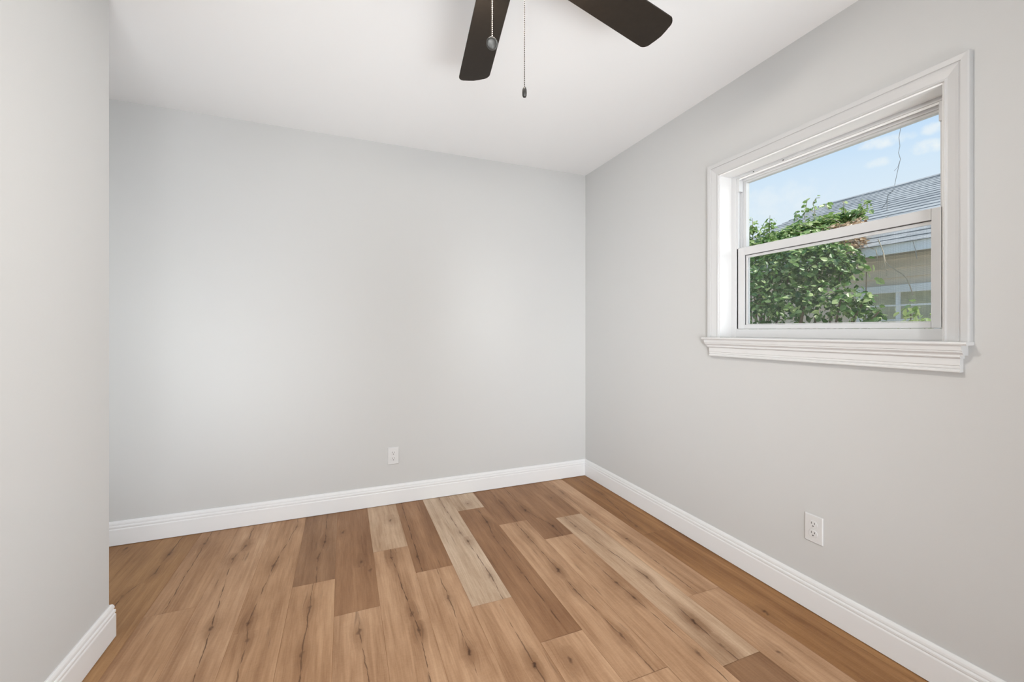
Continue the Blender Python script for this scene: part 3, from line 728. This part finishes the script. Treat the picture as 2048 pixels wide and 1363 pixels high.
def build_plants():
    rnd = random.Random(11)
    def at(x, y, X):
        a = (x - 1024) / 834; b = (661 - y) / 834; c, q = math.cos(YAW), math.sin(YAW); r = Vector((a * c + q, -a * q + c, b)); return r * (X / r.x) + Vector((0, 0, EYE))
    def blob(x, y, X, rx, ry):
        a = (x - 1024) / 834; t = X / (a * math.cos(YAW) + math.sin(YAW)); p = at(x, y, X); k = t / 834
        return (p.x, p.y, p.z, .6 * k * (rx + ry), k * rx * 1.15, k * ry)
    # --- big leafy shrub against the neighbour's wall
    base = Vector((4.35, 3.15, -.55))
    t = empty('leafy_shrub', base, 'tall leafy green shrub in front of the beige house outside the window', 'shrub')
    blobs = [blob(*b) for b in ((1520, 560, 4.3, 60, 55), (1580, 545, 4.35, 66, 55), (1640, 535, 4.4, 56, 48), (1684, 540, 4.45, 34, 40), (1540, 612, 4.1, 62, 42),
             (1610, 606, 4.15, 58, 46), (1680, 604, 4.2, 42, 42), (1722, 612, 4.25, 26, 36), (1748, 634, 4.2, 15, 22), (1600, 502, 4.5, 66, 34), (1656, 508, 4.55, 40, 30),
             (1508, 512, 4.5, 46, 34), (1450, 560, 4.3, 60, 80), (1560, 700, 4.2, 90, 60), (1680, 700, 4.25, 70, 50), (1708, 520, 4.55, 18, 22))]
    pts = [(p - base, d) for p, d in blob_pts(rnd, blobs, 6400, .8)]
    leaf_obj('foliage', leaves(pts, .056, rnd, hue=(0, 1.05)), M['leaf'], t)
    mb = MB()
    for k in range(16):
        b = rnd.choice(blobs[:9]); tip = Vector((b[0], b[1], b[2])) - base
        o = Vector((rnd.uniform(-.12, .12), rnd.uniform(-.3, .3), 0))
        m1 = o.lerp(tip, .45) + Vector((rnd.uniform(-.12, .12), rnd.uniform(-.12, .12), 0))
        mb.tube([o, m1, tip, tip + (tip - m1) * .06], [.022, .015, .008, .003], 6)
    mb.build('stem', M['bark'], t, smooth=True)
    # --- light sapling at the left
    base = at(1516, 661, 4.7); base.z = -.55
    t = empty('sapling', base, 'thin yellow green sapling rising against the sky at the window left edge', 'tree')
    mb = MB(); pts = []
    cl = [blob(*b) for b in ((1505, 462, 4.75, 13, 26), (1500, 490, 4.75, 16, 20), (1540, 452, 4.8, 8, 22), (1534, 480, 4.78, 12, 18), (1480, 450, 4.75, 16, 30), (1520, 500, 4.75, 26, 16))]
    for b in cl:
        tip = Vector(b[:3]) - base
        mb.tube([Vector((0, 0, 0)), tip * .5 + Vector((rnd.uniform(-.04, .04), rnd.uniform(-.04, .04), 0)), tip * .9, tip + Vector((0, 0, b[5]))], [.016, .011, .006, .002], 6)
    mb.build('stem', M['bark'], t, smooth=True)
    pts = [(p - base, d) for p, d in blob_pts(rnd, cl, 640, .9)]
    leaf_obj('foliage', leaves(pts, .05, rnd, hue=(.1, 1)), M['leaf_light'], t)
    # --- vine mound growing over the eave and roof
    base = at(1620, 470, 5.4)
    t = empty('roof_vine', base, 'green vine mound sprawling over the neighbouring roof edge', 'vine')
    blobs = [blob(*b) for b in ((1534, 496, 4.95, 36, 20), (1566, 480, 5.1, 34, 20), (1602, 464, 5.3, 34, 20), (1640, 450, 5.5, 32, 18), (1676, 440, 5.7, 28, 15), (1704, 432, 5.7, 20, 11),
             (1620, 480, 5.2, 40, 18), (1660, 466, 5.3, 26, 16), (1590, 500, 4.95, 40, 18), (1648, 490, 5.0, 30, 14))]
    pts = [(p - base, d) for p, d in blob_pts(rnd, blobs, 4600, .8)]
    leaf_obj('foliage', leaves(pts, .06, rnd, up=.9, hue=(.05, 1)), M['leaf_light'], t)
    for pix, n in (([(1612, 446), (1608, 430), (1612, 414), (1614, 402)], 16), ([(1612, 424), (1620, 420), (1628, 424)], 8), ([(1596, 452), (1594, 436), (1592, 424)], 9), ([(1628, 440), (1630, 420), (1626, 406), (1632, 396), (1640, 395)], 9),
                   ([(1646, 408), (1652, 412), (1658, 418)], 6), ([(1690, 428), (1688, 412), (1686, 402)], 5), ([(1704, 432), (1716, 424), (1726, 412), (1732, 404)], 22), ([(1716, 430), (1728, 424), (1736, 416)], 16)):
        path = [at(x, y, 5.6) - base for x, y in pix]
        sh = MB().tube(path, .004, 5).build('shoot', M['twig'], t, smooth=True)
        pts = []
        for _ in range(n):
            k = rnd.uniform(0, len(path) - 1.01); i = int(k); q = path[i].lerp(path[i + 1], k - i)
            d = Vector((rnd.gauss(0, 1), rnd.gauss(0, 1), rnd.gauss(0, 1))); pts.append((q + d * .022, d.normalized()))
        leaf_obj('shoot_leaves', leaves(pts, .062, rnd, hue=(.2, 1)), M['leaf_light'], sh)
    # --- dried tangle at the right end of the mound
    base = at(1700, 478, 5.1)
    t = empty('dried_vine_tangle', base, 'brown dried vine tangle hanging at the roof edge beside the green vine', 'vine')
    db = [blob(*b) for b in ((1704, 458, 5.35, 24, 14), (1684, 470, 5.25, 28, 12), (1714, 484, 5.05, 16, 14), (1700, 498, 4.95, 18, 12), (1672, 484, 5.05, 22, 10), (1706, 450, 5.5, 26, 10), (1672, 456, 5.25, 24, 8))]
    pts = [(p - base, d) for p, d in blob_pts(rnd, db, 640, .9)]
    leaf_obj('dry_leaves', leaves(pts, .055, rnd, hue=(0, 1)), M['leaf_dry'], t)
    mb = MB()
    for k in range(70):
        b = rnd.choice(db); p = Vector(b[:3]) - base + Vector((rnd.uniform(-1, 1) * b[3], rnd.uniform(-1, 1) * b[4], rnd.uniform(-1, 1) * b[5])) * .8
        mb.tube(wander(rnd, p, (rnd.uniform(-1, 1), rnd.uniform(-1, 1), rnd.uniform(-.6, .4)), 6, .045, .35), .003, 5)
    mb.build('twig', M['twig'], t, smooth=True)
    # --- bare vine hanging from the eave in front of the siding
    base = Vector((4.93, 2.6, 1.98))
    t = empty('hanging_vine', base, 'bare pale forked vine hanging from the eave over the siding', 'vine')
    def strand(mb, pix, X, r):
        mb.tube([at(x, y, X) - base for x, y in pix], r, 5)
    mb = MB()
    strand(mb, [(1756, 478), (1764, 497), (1768, 510), (1770, 522), (1778, 531), (1792, 540), (1805, 548), (1813, 557), (1820, 572), (1826, 590)], 4.92, .0045)
    strand(mb, [(1766, 508), (1769, 522), (1765, 532), (1763, 540)], 4.91, .004)
    strand(mb, [(1769, 524), (1771, 534), (1774, 543), (1773, 552)], 4.91, .003)
    mb.build('stem', M['twig'], t, smooth=True)
    # --- strand that hangs down at the right
    base = at(1830, 500, 4.95)
    t = empty('eave_tendril', base, 'short thin grey tendril dangling from the fascia at the right of the window', 'vine')
    mb = MB(); strand(mb, [(1826, 482), (1831, 500), (1834, 517)], 4.95, .003); mb.build('stem', M['twig_grey'], t, smooth=True)
    base = at(1754, 500, 4.95)
    t = empty('eave_tendril', base, 'stubby pale tendril dangling from the fascia beside the forked vine', 'vine')
    mb = MB(); strand(mb, [(1751, 498), (1754, 509), (1755, 519)], 4.95, .004); mb.build('stem', M['twig'], t, smooth=True)
    # --- thin climber on the roof reaching up into the sky
    base = at(1780, 400, 6.0)
    t = empty('roof_climber', base, 'hair thin bare climber rising above the shingle roof into the sky', 'vine')
    for pix, X, rad in (([(1790, 384), (1789, 372), (1793, 352), (1798, 330), (1801, 318), (1797, 305), (1800, 292), (1798, 275), (1801, 258), (1804, 250)], 9.35, .0045),
                        ([(1801, 318), (1795, 335), (1788, 342)], 9.35, .003), ([(1803, 254), (1808, 248), (1811, 246)], 9.35, .003),
                        ([(1789, 378), (1776, 390), (1773, 405), (1760, 420), (1745, 428), (1735, 440)], 7.3, .0055), ([(1775, 395), (1774, 420), (1772, 436)], 7.0, .004)):
        mb = MB(); strand(mb, pix, X, rad); mb.build('stem', M['twig_grey'], t, smooth=True)
    # --- leafy sprig in front of the siding and young tips by the far window
    def sprig(name, label, cx, cy, X, n, spread, size, m, foot):
        b = at(cx, foot, X); b.z = -.55; t = empty(name, b, label, 'plant')
        top = at(cx, cy, X) - b
        mb = MB(); path = [Vector((0, 0, 0)), top * .5 + Vector((.02, .03, 0)), top]; mb.tube(path, .004, 5); mb.build('stem', M['bark'], t, smooth=True)
        pts = []
        for _ in range(n):
            d = Vector((rnd.gauss(0, .6), rnd.gauss(0, 1), rnd.gauss(0, .55))); pts.append((top + d * spread, d.normalized()))
        leaf_obj('foliage', leaves(pts, size, rnd, hue=(.4, 1)), m, t)
    sprig('leaf_sprig', 'small bright sprig of leaves floating before the siding', 1733, 543, 4.75, 9, .05, .07, M['leaf_light'], 640)
    sprig('young_shoot', 'yellow green young shoot in front of the far window panes', 1822, 622, 4.3, 24, .05, .06, M['leaf_light'], 760)
    sprig('low_weed', 'low green weed tip at the right bottom corner of the window', 1850, 645, 4.2, 34, .06, .06, M['leaf_light'], 760)
build_plants()
